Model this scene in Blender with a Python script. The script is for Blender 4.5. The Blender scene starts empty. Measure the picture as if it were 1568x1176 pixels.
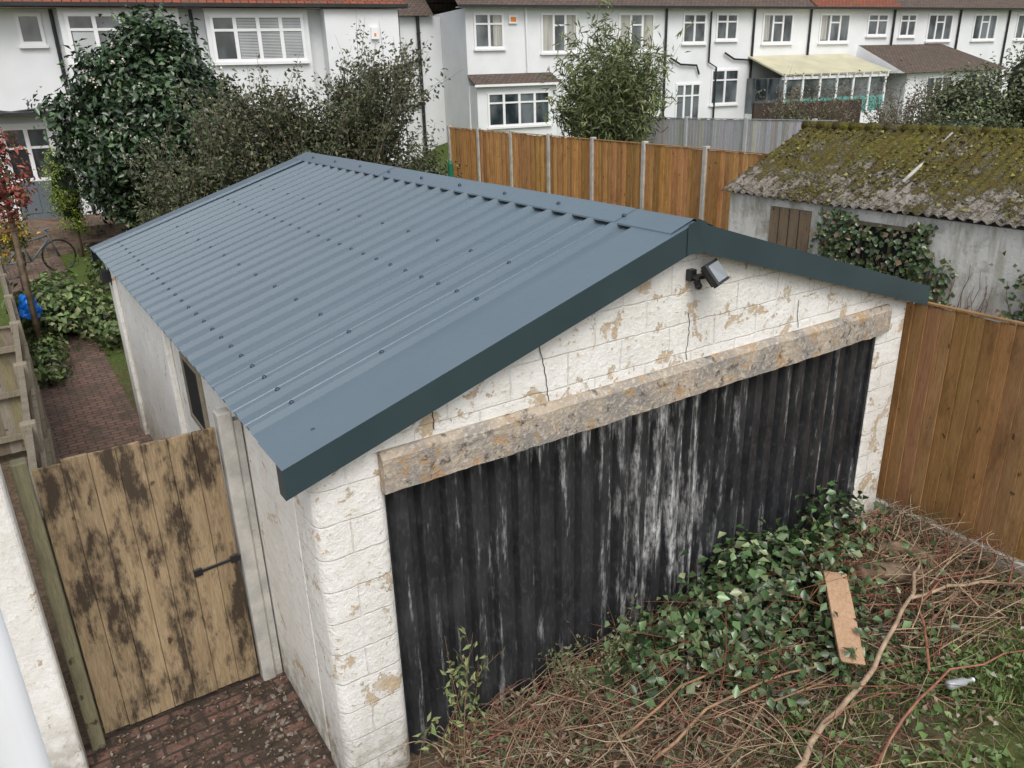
import bpy, math, random
import numpy as np
from mathutils import Vector, Matrix
random.seed(7); rng=np.random.default_rng(7)
S=bpy.context.scene
def ss(t): t=max(0.,min(1.,t)); return t*t*(3-2*t)
# ------------------------------------------------------------------ node helper
class NT:
    def __init__(s,name):
        s.m=bpy.data.materials.new(name); s.m.use_nodes=True; s.t=s.m.node_tree
        s.b=s.t.nodes['Principled BSDF']; s.out=s.t.nodes['Material Output']
        s._p=None
    def n(s,typ,**k):
        x=s.t.nodes.new(typ)
        for a,b in k.items(): setattr(x,a,b)
        return x
    def l(s,a,b): s.t.links.new(a,b)
    def setin(s,sock,v):
        if isinstance(v,bpy.types.NodeSocket): s.l(v,sock)
        elif isinstance(v,(tuple,list)):
            sock.default_value=tuple(v)+((1,) if len(v)==3 and sock.type=='RGBA' else ())
        else: sock.default_value=v
    def pos(s):
        if s._p is None: s._p=s.n('ShaderNodeTexCoord').outputs['Object']
        return s._p
    def map(s,scale=(1,1,1),rot=(0,0,0),loc=(0,0,0),v=None):
        x=s.n('ShaderNodeMapping'); s.l(v or s.pos(),x.inputs[0]); x.inputs['Scale'].default_value=scale
        x.inputs['Rotation'].default_value=rot; x.inputs['Location'].default_value=loc; return x.outputs[0]
    def noise(s,scale,detail=4,rough=.55,v=None,dist=0):
        x=s.n('ShaderNodeTexNoise'); s.l(v or s.pos(),x.inputs['Vector']); x.inputs['Scale'].default_value=scale
        x.inputs['Detail'].default_value=min(detail,5); x.inputs['Roughness'].default_value=rough; x.inputs['Distortion'].default_value=dist
        return x.outputs['Fac']
    def ramp(s,f,a,b,ca=0.,cb=1.):
        x=s.n('ShaderNodeMapRange'); s.l(f,x.inputs[0]); x.inputs[1].default_value=a; x.inputs[2].default_value=b
        x.inputs[3].default_value=ca; x.inputs[4].default_value=cb; return x.outputs[0]
    def mix(s,f,a,b,mode='MIX'):
        x=s.n('ShaderNodeMix',data_type='RGBA',blend_type=mode); s.setin(x.inputs[0],f); s.setin(x.inputs[6],a); s.setin(x.inputs[7],b); return x.outputs[2]
    def math(s,op,a,b=0.):
        x=s.n('ShaderNodeMath',operation=op); s.setin(x.inputs[0],a); s.setin(x.inputs[1],b); return x.outputs[0]
    def attr(s):
        x=s.n('ShaderNodeAttribute'); x.attribute_name='Col'; return x.outputs['Color']
    def sep(s,v=None):
        x=s.n('ShaderNodeSeparateXYZ'); s.l(v or s.pos(),x.inputs[0]); return x.outputs
    def comb(s,a,b,c):
        x=s.n('ShaderNodeCombineXYZ'); s.setin(x.inputs[0],a); s.setin(x.inputs[1],b); s.setin(x.inputs[2],c); return x.outputs[0]
    def bump(s,h,st=.3,d=.02):
        x=s.n('ShaderNodeBump'); s.l(h,x.inputs['Height']); x.inputs['Strength'].default_value=st; x.inputs['Distance'].default_value=d
        s.l(x.outputs[0],s.b.inputs['Normal'])
    def fin(s,c,rough=.7,spec=.5,metal=0.):
        s.setin(s.b.inputs['Base Color'],c); s.setin(s.b.inputs['Roughness'],rough)
        s.b.inputs['Specular IOR Level'].default_value=spec; s.b.inputs['Metallic'].default_value=metal
        return s.m
def simple(name,c1,c2,scale=4,rough=.7,bump=.2,bs=60,spec=.4,col=False,st=(1,1,1),metal=0,lo=.35,hi=.65):
    t=NT(name); v=t.map(st); f=t.ramp(t.noise(scale,5,v=v),lo,hi); c=t.mix(f,c1,c2)
    if col: c=t.mix(1.,c,t.attr(),'MULTIPLY')
    if bump: t.bump(t.noise(bs,3),bump,.01)
    return t.fin(c,rough,spec,metal)
def wallcoords(t):
    tc=t.n('ShaderNodeTexCoord')
    nx=t.sep(tc.outputs['Normal'])[0]; ax=t.ramp(t.math('ABSOLUTE',nx),.6,.75)
    p=t.sep(); u=t.math('ADD',t.math('MULTIPLY',p[0],t.math('SUBTRACT',1.,ax)),t.math('MULTIPLY',p[1],ax))
    return t.comb(u,p[2],0.),p
def m_block(name='painted_blockwork',mortv=1.,flake=.0,mb_=.3,bs=.8,small=1.):
    t=NT(name); uv,p=wallcoords(t)
    wob=t.noise(5,3)
    b=t.n('ShaderNodeTexBrick'); v=t.n('ShaderNodeVectorMath',operation='ADD'); t.l(uv,v.inputs[0])
    t.l(t.comb(t.math('MULTIPLY',wob,.04),t.math('MULTIPLY',wob,.03),0.),v.inputs[1]); t.l(v.outputs[0],b.inputs['Vector'])
    b.inputs['Scale'].default_value=1; b.inputs['Brick Width'].default_value=.45; b.inputs['Row Height'].default_value=.225
    b.inputs['Mortar Size'].default_value=.007; b.inputs['Mortar Smooth'].default_value=.6; b.inputs['Bias'].default_value=0
    mort=b.outputs['Fac']
    fn=t.noise(30,5,.72); mid=t.noise(9,5,.68)
    paint=t.mix(t.ramp(t.noise(1.8,5),.35,.7),(.86,.85,.81),(.73,.71,.66))
    paint=t.mix(t.ramp(mid,.45,.75,0,.5),paint,(.66,.61,.50))
    paint=t.mix(t.ramp(fn,.55,.72,0,.55),paint,(.44,.39,.31))
    paint=t.mix(t.math('MULTIPLY',mort,t.ramp(t.noise(3.2,3),.42,.62,.08,.6*mortv)),paint,(.45,.40,.32))
    pn=t.math('ADD',t.math('MULTIPLY',t.noise(3.6,5,.62,dist=.7),.75),t.math('MULTIPLY',fn,.25)); pm=t.ramp(pn,.572-flake,.588-flake)
    sm=t.ramp(t.math('ADD',t.math('MULTIPLY',mid,.55),t.math('MULTIPLY',fn,.45)),.605-flake,.62-flake)
    tan=t.mix(t.ramp(fn,.35,.65),(.64,.49,.31),(.46,.37,.27)); tan=t.mix(t.ramp(mid,.5,.6),tan,(.60,.55,.46))
    c=t.mix(pm,paint,tan); c=t.mix(t.math('MULTIPLY',sm,small),c,(.50,.39,.26))
    low=t.math('MULTIPLY',t.ramp(p[2],.6,.0,0,1),t.ramp(mid,.3,.6)); c=t.mix(t.math('MULTIPLY',low,.8),c,(.20,.18,.13))
    hh=t.math('SUBTRACT',t.math('ADD',t.math('MULTIPLY',fn,.55),t.math('MULTIPLY',mid,.8)),t.math('ADD',t.math('MULTIPLY',mort,mb_),t.math('MULTIPLY',pm,.15)))
    t.bump(hh,bs,.022); return t.fin(c,.75,.25)
def m_door():
    t=NT('black_corrugated_door'); p=t.sep()
    n=t.noise(1.7,5,.66,v=t.map((9,3,.8))); fine=t.noise(30,5,.7,v=t.map((1.3,1,.45)))
    crest=t.ramp(p[1],.075,.05,-.035,.02)
    gx=t.math('SUBTRACT',p[0],t.math('ADD',2.5,t.math('MULTIPLY',t.noise(1.2,2),.6))); g=t.ramp(t.math('ABSOLUTE',gx),0.1,.72,.20,0.)
    gz=t.ramp(t.math('ABSOLUTE',t.math('SUBTRACT',p[2],1.1)),.35,1.2,1.,.2)
    top=t.math('MULTIPLY',t.ramp(p[2],1.9,2.12,0,.19),t.ramp(t.math('ABSOLUTE',t.math('SUBTRACT',p[0],1.9)),.6,1.3,1,.1))
    base=t.math('ADD',t.math('ADD',t.math('ADD',n,crest),t.math('MULTIPLY',g,gz)),top)
    m=t.ramp(base,.60,.78); m2=t.math('MULTIPLY',m,t.ramp(fine,.36,.6,.12,1))
    blk=t.mix(t.ramp(t.noise(2.3,4),.35,.7),(.014,.015,.017),(.036,.037,.04))
    blk=t.mix(t.math('MULTIPLY',t.ramp(fine,.5,.72),.45),blk,(.10,.10,.10))
    c=t.mix(m2,blk,(.56,.56,.55))
    t.bump(fine,.15,.01); return t.fin(c,t.ramp(n,.3,.7,.38,.6),.5)
def m_roof():
    t=NT('slate_blue_roof_sheet'); n=t.noise(1.3,4); f=t.noise(22,4,.7)
    c=t.mix(t.ramp(n,.3,.7),(.110,.152,.184),(.121,.165,.198)); c=t.mix(t.ramp(f,.6,.85,0,.14),c,(.28,.3,.3))
    return t.fin(c,t.ramp(f,.3,.8,.33,.48),.6)
def m_moss():
    t=NT('mossy_asbestos'); n=t.noise(1.5,5,.7); n2=t.noise(6,5,.7); n3=t.noise(22,4,.7); p=t.sep()
    grey=t.mix(t.ramp(n2,.35,.65),(.17,.15,.125),(.36,.33,.29)); grey=t.mix(t.ramp(n3,.5,.65,0,.7),grey,(.11,.09,.07))
    moss=t.mix(t.ramp(n3,.3,.65),(.05,.048,.016),(.215,.195,.04)); moss=t.mix(t.ramp(n2,.46,.56,0,.75),moss,(.115,.085,.035))
    hi=t.ramp(p[2],2.55,3.3,-.03,.08)
    m=t.ramp(t.math('ADD',t.math('ADD',t.math('ADD',t.math('MULTIPLY',n,.45),t.math('MULTIPLY',n2,.3)),t.math('MULTIPLY',n3,.25)),hi),.47,.54)
    c=t.mix(m,grey,moss); c=t.mix(t.ramp(t.noise(30,3),.58,.68,0,.8),c,(.045,.035,.02))
    t.bump(t.math('ADD',t.math('MULTIPLY',n2,.8),t.math('MULTIPLY',m,n3)),1.,.06); return t.fin(c,.95,.1)
def m_wood(name,a,b,stain=None,stamt=.5,rough=.8,sc=1.,slo=.5,shi=.64):
    t=NT(name); v=t.map((14*sc,14*sc,.9*sc)); g=t.noise(2.5,5,.7,v=v,dist=.4); g2=t.noise(12,4,.7,v=v)
    c=t.mix(t.ramp(g,.3,.7),a,b); c=t.mix(t.ramp(g2,.45,.72,0,.6),c,tuple(x*.45 for x in a))
    if stain:
        sn=t.noise(2.3,5,.7,v=t.map((2.6,2.6,.9))); sn=t.math('ADD',t.math('MULTIPLY',sn,.75),t.math('MULTIPLY',g,.25))
        c=t.mix(t.math('MULTIPLY',t.ramp(sn,slo,shi),stamt),c,stain)
        kn=t.noise(7,2,v=t.map((1.5,1.5,1.))); c=t.mix(t.ramp(kn,.68,.73,0,.8),c,(.05,.03,.02))
    c=t.mix(1.,c,t.attr(),'MULTIPLY'); t.bump(g,.45,.01); return t.fin(c,rough,.2)
def m_brick(name,a,b,mort,w,h,flat=True,dirt=(.06,.05,.04),dl=.45,dh=.65,ms=.012):
    t=NT(name); 
    if flat: uv=t.pos()
    else: uv,_=wallcoords(t)
    k=t.n('ShaderNodeTexBrick'); t.l(uv,k.inputs['Vector']); k.inputs['Scale'].default_value=1
    k.inputs['Brick Width'].default_value=w; k.inputs['Row Height'].default_value=h; k.inputs['Mortar Size'].default_value=ms
    k.inputs['Color1'].default_value=a+(1,); k.inputs['Color2'].default_value=b+(1,); k.inputs['Mortar'].default_value=mort+(1,)
    c=t.mix(t.ramp(t.noise(4,5,.7),dl,dh,0,.9),k.outputs['Color'],dirt)
    c=t.mix(t.ramp(t.noise(60,3),.3,.8,0,.35),c,(.3,.25,.2),'MULTIPLY')
    t.bump(t.math('SUBTRACT',t.noise(40,4),k.outputs['Fac']),.6,.015); return t.fin(c,.85,.25)
def m_leaf(name,rough=.45,tr=0.,spec=.5):
    t=NT(name); c=t.attr(); t.fin(c,rough,spec)
    if tr:
        tl=t.n('ShaderNodeBsdfTranslucent'); t.l(c,tl.inputs[0]); mx=t.n('ShaderNodeMixShader'); mx.inputs[0].default_value=tr
        t.l(t.b.outputs[0],mx.inputs[1]); t.l(tl.outputs[0],mx.inputs[2]); t.l(mx.outputs[0],t.out.inputs[0])
    return t.m
def m_ground():
    t=NT('ground_soil_and_grass'); p=t.sep(); n=t.noise(1.5,5,.7); n2=t.noise(25,5,.7); n3=t.noise(5,5,.65)
    soil=t.mix(t.ramp(n2,.3,.7),(.055,.04,.028),(.19,.14,.095)); soil=t.mix(t.ramp(n3,.5,.65,0,.6),soil,(.23,.175,.12))
    grass=t.mix(t.ramp(n2,.3,.7),(.05,.075,.018),(.13,.17,.05))
    far=t.ramp(t.math('ADD',p[1],t.math('MULTIPLY',n,6)),10,14)
    near=t.math('MULTIPLY',t.ramp(t.math('ADD',p[1],t.math('MULTIPLY',n,1.)),-1.0,-1.7),t.ramp(p[0],1.8,2.8))
    c=t.mix(t.math('MAXIMUM',far,t.math('MULTIPLY',near,.8)),soil,grass)
    t.bump(t.math('ADD',n2,n3),.8,.03); return t.fin(c,.95,.1)
def m_glass(name='window_glass',c1=(.02,.03,.035),c2=(.16,.18,.19)):
    t=NT(name); n=t.noise(.9,3,v=t.map((1,1,.6))); c=t.mix(t.ramp(n,.4,.6),c1,c2); return t.fin(c,.06,.8)
def m_tiles(name,a,b):
    t=NT(name); k=t.n('ShaderNodeTexBrick'); p=t.sep(); t.l(t.comb(p[0],t.math('ADD',p[1],p[2]),0.),k.inputs['Vector'])
    k.inputs['Scale'].default_value=1; k.inputs['Brick Width'].default_value=.2; k.inputs['Row Height'].default_value=.18; k.inputs['Mortar Size'].default_value=.012
    k.inputs['Color1'].default_value=a+(1,); k.inputs['Color2'].default_value=b+(1,); k.inputs['Mortar'].default_value=(.02,.015,.01,1)
    c=t.mix(t.ramp(t.noise(3,5),.45,.65,0,.6),k.outputs['Color'],(.10,.08,.06)); t.bump(k.outputs['Fac'],-.5,.02); return t.fin(c,.9,.2)
def m_streak(name,a,b,dk):
    t=NT(name); v=t.map((3,3,.5)); n=t.noise(1.8,5,.7,v=v); m=t.noise(2.,5,.65)
    c=t.mix(t.ramp(n,.48,.62),a,b); c=t.mix(t.ramp(m,.52,.66,0,.7),c,dk); c=t.mix(t.ramp(t.noise(14,5,.7),.55,.7,0,.5),c,dk)
    t.bump(t.noise(20,4),.5,.015); return t.fin(c,.9,.15)
M={}
M['gable']=m_block('flaking_painted_blockwork',.8,.012,.22,.85); M['side']=m_block('side_wall_paint',.5,-.03,.15,.5,.5)
M['wall2']=m_block('rendered_wall_paint',.15,-.02,.03,.5)
M['door']=m_door(); M['roof']=m_roof(); M['moss']=m_moss(); M['ground']=m_ground()
M['fascia']=simple('shaded_slate_flashing',(.030,.050,.057),(.036,.058,.065),2,.40,0)  # same sheet as the roof; shade on upright faces put into a darker colour
M['bolt']=simple('bolt_cap',(.03,.05,.08),(.04,.06,.09),5,.35,0)
M['dark']=simple('dark_void',(.008,.008,.009),(.014,.013,.012),5,.9,0)
def m_lintel():
    t=NT('weathered_lintel'); a=t.noise(4,5,.7); b=t.noise(30,5,.7)
    c=t.mix(t.ramp(a,.4,.6),(.47,.39,.30),(.29,.27,.245)); c=t.mix(t.ramp(b,.50,.64,0,.8),c,(.60,.54,.45)); c=t.mix(t.ramp(t.noise(7,5,.7),.55,.63,0,.85),c,(.44,.28,.14))
    c=t.mix(t.ramp(t.noise(12,5,.75),.56,.64,0,.85),c,(.10,.09,.08)); t.bump(t.math('ADD',b,a),.9,.02); return t.fin(c,.9,.15)
M['lintel']=m_lintel()
M['fence']=m_wood('treated_fence_wood',(.30,.16,.065),(.48,.285,.13),(.09,.045,.02),.5)
M['fence2']=m_wood('new_orange_fence_wood',(.42,.205,.07),(.66,.38,.155),(.15,.06,.02),.5)
M['gate']=m_wood('old_gate_wood',(.25,.185,.11),(.46,.355,.225),(.045,.034,.026),.94,slo=.475,shi=.575)
M['plank']=m_wood('bare_plank',(.38,.25,.155),(.54,.38,.26))
M['oldwood']=m_wood('weathered_wood',(.22,.19,.14),(.36,.31,.23),(.09,.08,.06),.5)
M['brownwood']=m_wood('dark_brown_fence_wood',(.045,.032,.026),(.08,.06,.05))
M['greywood']=m_wood('grey_fence_wood',(.36,.37,.37),(.52,.53,.53),None)
M['conc']=simple('concrete',(.36,.35,.32),(.52,.50,.45),6,.9,.5,50)
M['rubble']=simple('rubble_stone',(.10,.08,.065),(.26,.22,.18),9,.9,.5,50)
M['white']=simple('white_render',(.78,.79,.80),(.70,.71,.71),.8,.85,.15,30,.2)
M['oldwhite']=m_streak('peeling_white_render',(.66,.66,.62),(.45,.44,.38),(.27,.25,.19))
M['upvc']=simple('white_window_frame',(.82,.82,.82),(.78,.78,.78),3,.35,0)
M['black']=simple('black_plastic',(.015,.015,.016),(.025,.025,.026),5,.4,0)
M['glass']=m_glass(); M['blind']=simple('window_blind',(.50,.52,.52),(.42,.44,.44),2,.5,0)
M['tile_red']=m_tiles('red_roof_tiles',(.30,.09,.05),(.20,.07,.045)); M['tile_brown']=m_tiles('brown_roof_tiles',(.15,.11,.09),(.10,.08,.07))
M['paver']=m_brick('brick_paving',(.27,.16,.125),(.19,.125,.10),(.09,.075,.06),.21,.105,dirt=(.10,.085,.065),dl=.45,dh=.65)
M['paver2']=m_brick('dirty_brick_paving',(.21,.115,.09),(.15,.095,.075),(.06,.05,.04),.21,.105,dirt=(.05,.04,.03),dl=.42,dh=.54)
M['stepbrick']=m_brick('step_brick',(.24,.15,.10),(.18,.12,.09),(.2,.18,.15),.225,.075,False)
M['bark']=simple('bark',(.13,.095,.065),(.27,.20,.14),8,.9,.6,40,.1,col=False)
M['twig']=simple('twig',(1,1,1),(.6,.6,.6),12,.8,.2,80,.2,col=True)
M['leaf']=m_leaf('leaves',.5,.18); M['gloss']=m_leaf('glossy_leaves',.30,0,.6)
M['lamp']=m_glass('lamp_glass',(.25,.27,.28),(.35,.37,.38))
M['teal']=simple('teal_panel',(.10,.33,.30),(.12,.36,.32),3,.4,0)
M['cream']=simple('polycarbonate_roof',(.58,.54,.36),(.46,.43,.30),1.5,.4,0)
M['orange']=simple('orange_plastic',(.75,.25,.03),(.7,.2,.03),3,.4,0)
M['blue']=simple('blue_plastic',(.01,.17,.62),(.01,.12,.5),8,.4,.3,20)
M['green']=simple('green_plastic',(.01,.12,.06),(.01,.1,.05),8,.4,0)
M['doorgrey']=simple('grey_door_paint',(.10,.125,.14),(.12,.14,.155),3,.5,0)
M['curtain']=simple('curtain',(.5,.48,.43),(.3,.3,.28),3,.8,0,st=(4,4,.3))
M['core']=simple('inner_foliage_shadow',(.010,.016,.008),(.02,.03,.012),6,1.,0)  # dark solid cores stand in for the shade inside the crowns
# ------------------------------------------------------------------ mesh builder
class MB:
    def __init__(s): s.v=[];s.f=[];s.m=[];s.c=[]
    def add(s,vs,fs,m=0,c=(1,1,1)):
        o=len(s.v); s.v+= [tuple(x) for x in vs]
        for f in fs: s.f.append(tuple(o+i for i in f)); s.m.append(m); s.c.append(c)
    def box(s,x0,x1,y0,y1,z0,z1,m=0,c=(1,1,1),T=None):
        vs=[(x,y,z) for z in (z0,z1) for y in (y0,y1) for x in (x0,x1)]
        if T is not None: vs=[T@Vector(q) for q in vs]
        s.add(vs,[(0,2,3,1),(4,5,7,6),(0,1,5,4),(2,6,7,3),(0,4,6,2),(1,3,7,5)],m,c)
    def prism(s,poly,axis,a0,a1,m=0,c=(1,1,1)):
        n=len(poly)
        def P(u,w,a): return (u,a,w) if axis=='y' else ((a,u,w) if axis=='x' else (u,w,a))
        vs=[P(u,w,a0) for u,w in poly]+[P(u,w,a1) for u,w in poly]
        fs=[tuple(range(n)),tuple(range(2*n-1,n-1,-1))]+[(i,i+n,(i+1)%n+n,(i+1)%n) for i in range(n)]
        s.add(vs,fs,m,c)
    def tube(s,pts,rad,n=6,m=0,c=(1,1,1),cap=True):
        pts=[Vector(p) for p in pts]; o=len(s.v)
        if not hasattr(rad,'__len__'): rad=[rad]*len(pts)
        up=Vector((.13,.21,.97))
        for i,p in enumerate(pts):
            d=(pts[min(i+1,len(pts)-1)]-pts[max(i-1,0)])
            if d.length<1e-9: d=Vector((0,0,1))
            d.normalize(); a=d.cross(up if abs(d.dot(up))<.95 else Vector((1,0,0))).normalized(); b=d.cross(a)
            for k in range(n):
                t=2*math.pi*k/n; s.v.append(tuple(p+(a*math.cos(t)+b*math.sin(t))*rad[i]))
        for i in range(len(pts)-1):
            for k in range(n):
                s.f.append((o+i*n+k,o+i*n+(k+1)%n,o+(i+1)*n+(k+1)%n,o+(i+1)*n+k)); s.m.append(m); s.c.append(c)
        if cap:
            s.f.append(tuple(o+k for k in range(n))[::-1]); s.f.append(tuple(o+(len(pts)-1)*n+k for k in range(n))); s.m+=[m,m]; s.c+=[c,c]
def emp(name,loc=(0,0,0),rz=0):
    e=bpy.data.objects.new(name,None); e.location=loc; e.rotation_euler=(0,0,rz); S.collection.objects.link(e); return e
def build(mb,name,mats,parent=None,smooth=False,bevel=0,seg=1,fixn=True):
    me=bpy.data.meshes.new(name); me.from_pydata(mb.v,[],mb.f); 
    for m in mats: me.materials.append(M[m])
    me.polygons.foreach_set('material_index',mb.m)
    ca=me.color_attributes.new('Col','FLOAT_COLOR','CORNER'); cols=[]
    for f,c in zip(mb.f,mb.c): cols+= [c[0],c[1],c[2],1.]*len(f)
    ca.data.foreach_set('color',cols)
    if fixn:
        import bmesh
        bm=bmesh.new(); bm.from_mesh(me); bmesh.ops.recalc_face_normals(bm,faces=bm.faces); bm.to_mesh(me); bm.free()
    if smooth: me.polygons.foreach_set('use_smooth',[True]*len(me.polygons))
    me.update(); o=bpy.data.objects.new(name,me); S.collection.objects.link(o)
    if parent: o.parent=parent
    if bevel:
        b=o.modifiers.new('bevel','BEVEL'); b.width=bevel; b.segments=seg; b.limit_method='ANGLE'
    return o
def leafmesh(name,pts,nrm,L,W,cols,mat,parent=None,jit=.8,fold=.25):
    N=len(pts); pts=np.asarray(pts,float); nrm=np.asarray(nrm,float)
    n=nrm+rng.normal(size=(N,3))*jit; n/=np.linalg.norm(n,axis=1)[:,None]+1e-9
    r=rng.normal(size=(N,3)); t=np.cross(n,r); t/=np.linalg.norm(t,axis=1)[:,None]+1e-9; b=np.cross(n,t)
    sc=rng.uniform(.6,1.25,N)[:,None]; L=L*sc; W=W*sc
    v=np.empty((N,4,3)); v[:,0]=pts; v[:,1]=pts+t*L*.45+b*W*.5+n*W*fold; v[:,2]=pts+t*L-n*L*.1; v[:,3]=pts+t*L*.45-b*W*.5+n*W*fold
    me=bpy.data.meshes.new(name); me.vertices.add(N*4); me.vertices.foreach_set('co',v.reshape(-1))
    me.loops.add(N*6); me.polygons.add(N*2)
    base=(np.arange(N)*4)[:,None]; me.loops.foreach_set('vertex_index',(base+np.array([0,1,2,0,2,3])).reshape(-1).astype(np.int32))
    me.polygons.foreach_set('loop_start',(np.arange(N*2)*3).astype(np.int32)); me.polygons.foreach_set('loop_total',np.full(N*2,3,np.int32))
    me.update(calc_edges=True)
    ca=me.color_attributes.new('Col','FLOAT_COLOR','CORNER'); c=np.ones((N,6,4)); c[:,:,:3]=np.asarray(cols)[:,None,:]; ca.data.foreach_set('color',c.reshape(-1))
    me.materials.append(M[mat]); o=bpy.data.objects.new(name,me); S.collection.objects.link(o)
    if parent: o.parent=parent
    return o
def palette(N,pal,w=None):
    pal=np.array(pal); i=rng.choice(len(pal),N,p=w); return pal[i]*rng.uniform(.75,1.25,(N,1))
def clumps(center,rad,nc,per,cr,shell=.6,flat=None):
    d=rng.normal(size=(nc,3)); d/=np.linalg.norm(d,axis=1)[:,None]
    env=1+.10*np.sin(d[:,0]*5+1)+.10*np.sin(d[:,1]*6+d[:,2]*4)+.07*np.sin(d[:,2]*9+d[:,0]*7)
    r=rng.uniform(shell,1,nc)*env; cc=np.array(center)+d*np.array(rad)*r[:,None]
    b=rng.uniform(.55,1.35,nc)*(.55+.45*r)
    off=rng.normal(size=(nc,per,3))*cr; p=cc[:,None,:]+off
    n=d[:,None,:]*.8+off/cr*.35+np.array([0,0,.6]); sh=b[:,None]*(1+.25*off[:,:,2]/cr)*np.ones((nc,per))  # leaf colour carries shade: darker inside the crown and low in each clump
    return p.reshape(-1,3),n.reshape(-1,3),np.clip(sh.reshape(-1),.25,1.7)
def blob(name,center,rad,mat,parent,noise=.15,sub=3):
    import bmesh
    bm=bmesh.new(); bmesh.ops.create_icosphere(bm,subdivisions=sub,radius=1)
    for v in bm.verts:
        d=v.co.normalized(); k=1+noise*(math.sin(d.x*7+d.y*3)+math.sin(d.z*8+d.x*5)*.7)
        v.co=Vector((center[0]+d.x*rad[0]*k,center[1]+d.y*rad[1]*k,center[2]+d.z*rad[2]*k))
    me=bpy.data.meshes.new(name); bm.to_mesh(me); bm.free(); me.materials.append(M[mat]); o=bpy.data.objects.new(name,me); S.collection.objects.link(o); o.parent=parent
def bez(a,b,c,n):
    a,b,c=Vector(a),Vector(b),Vector(c); return [a*(1-t)**2+b*2*t*(1-t)+c*t*t for t in [i/(n-1) for i in range(n)]]
def stems(base,ends,r0,pal,lpers,L,W,mat,twigcol,parent,arch=.3,start=.35,spread=.06,leafjit=1.0,sub=4,basespread=.15,nm=''):
    mb=MB(); P=[];
    for e in ends:
        e=Vector(e); b=Vector(base)+Vector((random.gauss(0,basespread),random.gauss(0,basespread),0)); mid=(b+e)/2+Vector((random.gauss(0,arch),random.gauss(0,arch),abs(random.gauss(0,arch))))
        pts=bez(b,mid,e,9); mb.tube(pts,[r0*(1-i/9.5) for i in range(9)],5,0,twigcol)
        for k in range(sub):
            i=random.randint(3,7); q=pts[i]; d=(pts[i+1]-pts[i]).normalized(); ln=(e-b).length*random.uniform(.1,.28)
            dd=(d+Vector((random.gauss(0,.6),random.gauss(0,.6),random.gauss(.2,.4)))).normalized(); sp=bez(q,q+dd*ln*.5+Vector((0,0,.03)),q+dd*ln,5)
            mb.tube(sp,[r0*.4*(1-j/5.5) for j in range(5)],4,0,twigcol)
            for j in range(int(lpers*.5)):
                t=random.uniform(.2,1.); a=sp[min(4,int(t*4))]; P.append(tuple(a+Vector([random.gauss(0,spread) for _ in range(3)])))
        for j in range(lpers):
            t=random.uniform(start,1); a=pts[min(8,int(t*8))]; bb=pts[min(8,int(t*8)+1)]; q=a.lerp(bb,random.random()); P.append(tuple(q+Vector([random.gauss(0,spread) for _ in range(3)])))
    build(mb,'stems'+nm,['twig'],parent,True,fixn=False)
    if P:
        P=np.array(P); leafmesh('leaves'+nm,P,np.tile([0,-.2,.7],(len(P),1)),L,W,palette(len(P),pal),mat,parent,leafjit)
# ------------------------------------------------------------------ ground
def h(x,y):
    r=.8*ss((y-9)/8)+.5*ss((y-17.6)/.8)
    r2=.9*ss((x-9)/2)*ss((y-5.2)/3); r3=1.9*ss((x-12)/3)*ss((y-2)/5)
    return max(r,r2,r3)
def ground():
    xs=sorted(set([-400,-150,-60,-30,-15,-8]+[round(-5+.5*i,3) for i in range(70)]+[32,36,42,50,70,120,400]))
    ys=sorted(set([-400,-150,-60,-25,-12]+[round(-8+.5*i,3) for i in range(90)]+[40,50,70,120,400]))
    vs=[];
    for y in ys:
        for x in xs:
            z=h(x,y)
            if .3<x<5.7 and y<-.4: z+=.07*math.sin(x*2.1+1)*math.sin(y*1.7)+.05*math.sin(x*4.3+y*3)
            vs.append((x,y,z))
    n=len(xs); mb=MB(); mb.add(vs,[(j*n+i,j*n+i+1,(j+1)*n+i+1,(j+1)*n+i) for j in range(len(ys)-1) for i in range(n-1)])
    build(mb,'ground',['ground'],None,True)
ground()
def strip(name,x0,x1,y0,y1,dy,off,mat,nx=1):
    mb=MB(); ys=[y0+i*dy for i in range(int((y1-y0)/dy)+1)]; vs=[]
    for y in ys: vs+=[(x0,y,max(h(x0,y),h(x1,y))+off),(x1,y,max(h(x0,y),h(x1,y))+off)]
    mb.add(vs,[(2*i,2*i+1,2*i+3,2*i+2) for i in range(len(ys)-1)]); build(mb,name,[mat])
strip('brick_path',-1.12,-.0,1.6,16.8,.2,.006,'paver')
strip('brick_paving',-1.5,.02,-4,1.5,.5,.006,'paver2')
mb=MB()
mb.box(-1.6,1.6,16.9,17.35,.55,1.0); mb.box(-1.6,1.6,17.35,19.6,.6,1.31); build(mb,'garden_step',['stepbrick'],None,False,.01)
# ------------------------------------------------------------------ garage
G=emp('garage')
W,L=5.654,7.3; a,b=.451,5.236; hd,hl=2.13,2.38; xr,zr,ze=2.778,3.382,2.474; ol=.152
def zroof(x): return ze+(zr-ze)*((x+ol)/(xr+ol)) if x<xr else ze+(zr-ze)*((W+.12-x)/(W+.12-xr))
mb=MB(); mb.box(0,a,0,.42,-.1,2.40); o=build(mb,'left_pier',['gable'],G,True,.07,5)
mb=MB(); mb.box(b,W,0,.42,-.1,2.40); build(mb,'right_pier',['gable'],G,False,.03,2)
mb=MB(); mb.box(.012,.22,.42,L,-.1,2.42); mb.box(-.05,.012,3.75,4.1,-.1,2.40); mb.box(-.04,.012,6.95,7.3,-.1,2.40)
mb.box(W-.22,W-.01,.42,L,-.1,2.42); mb.box(.22,W-.22,L-.2,L-.01,-.1,2.42); build(mb,'side_walls',['side'],G,False,.012)
mb=MB(); poly=[(.03,2.38),(W-.03,2.38),(W-.03,zroof(W-.03)-.05),(xr,zr-.05),(.03,zroof(.03)-.05)]
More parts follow.
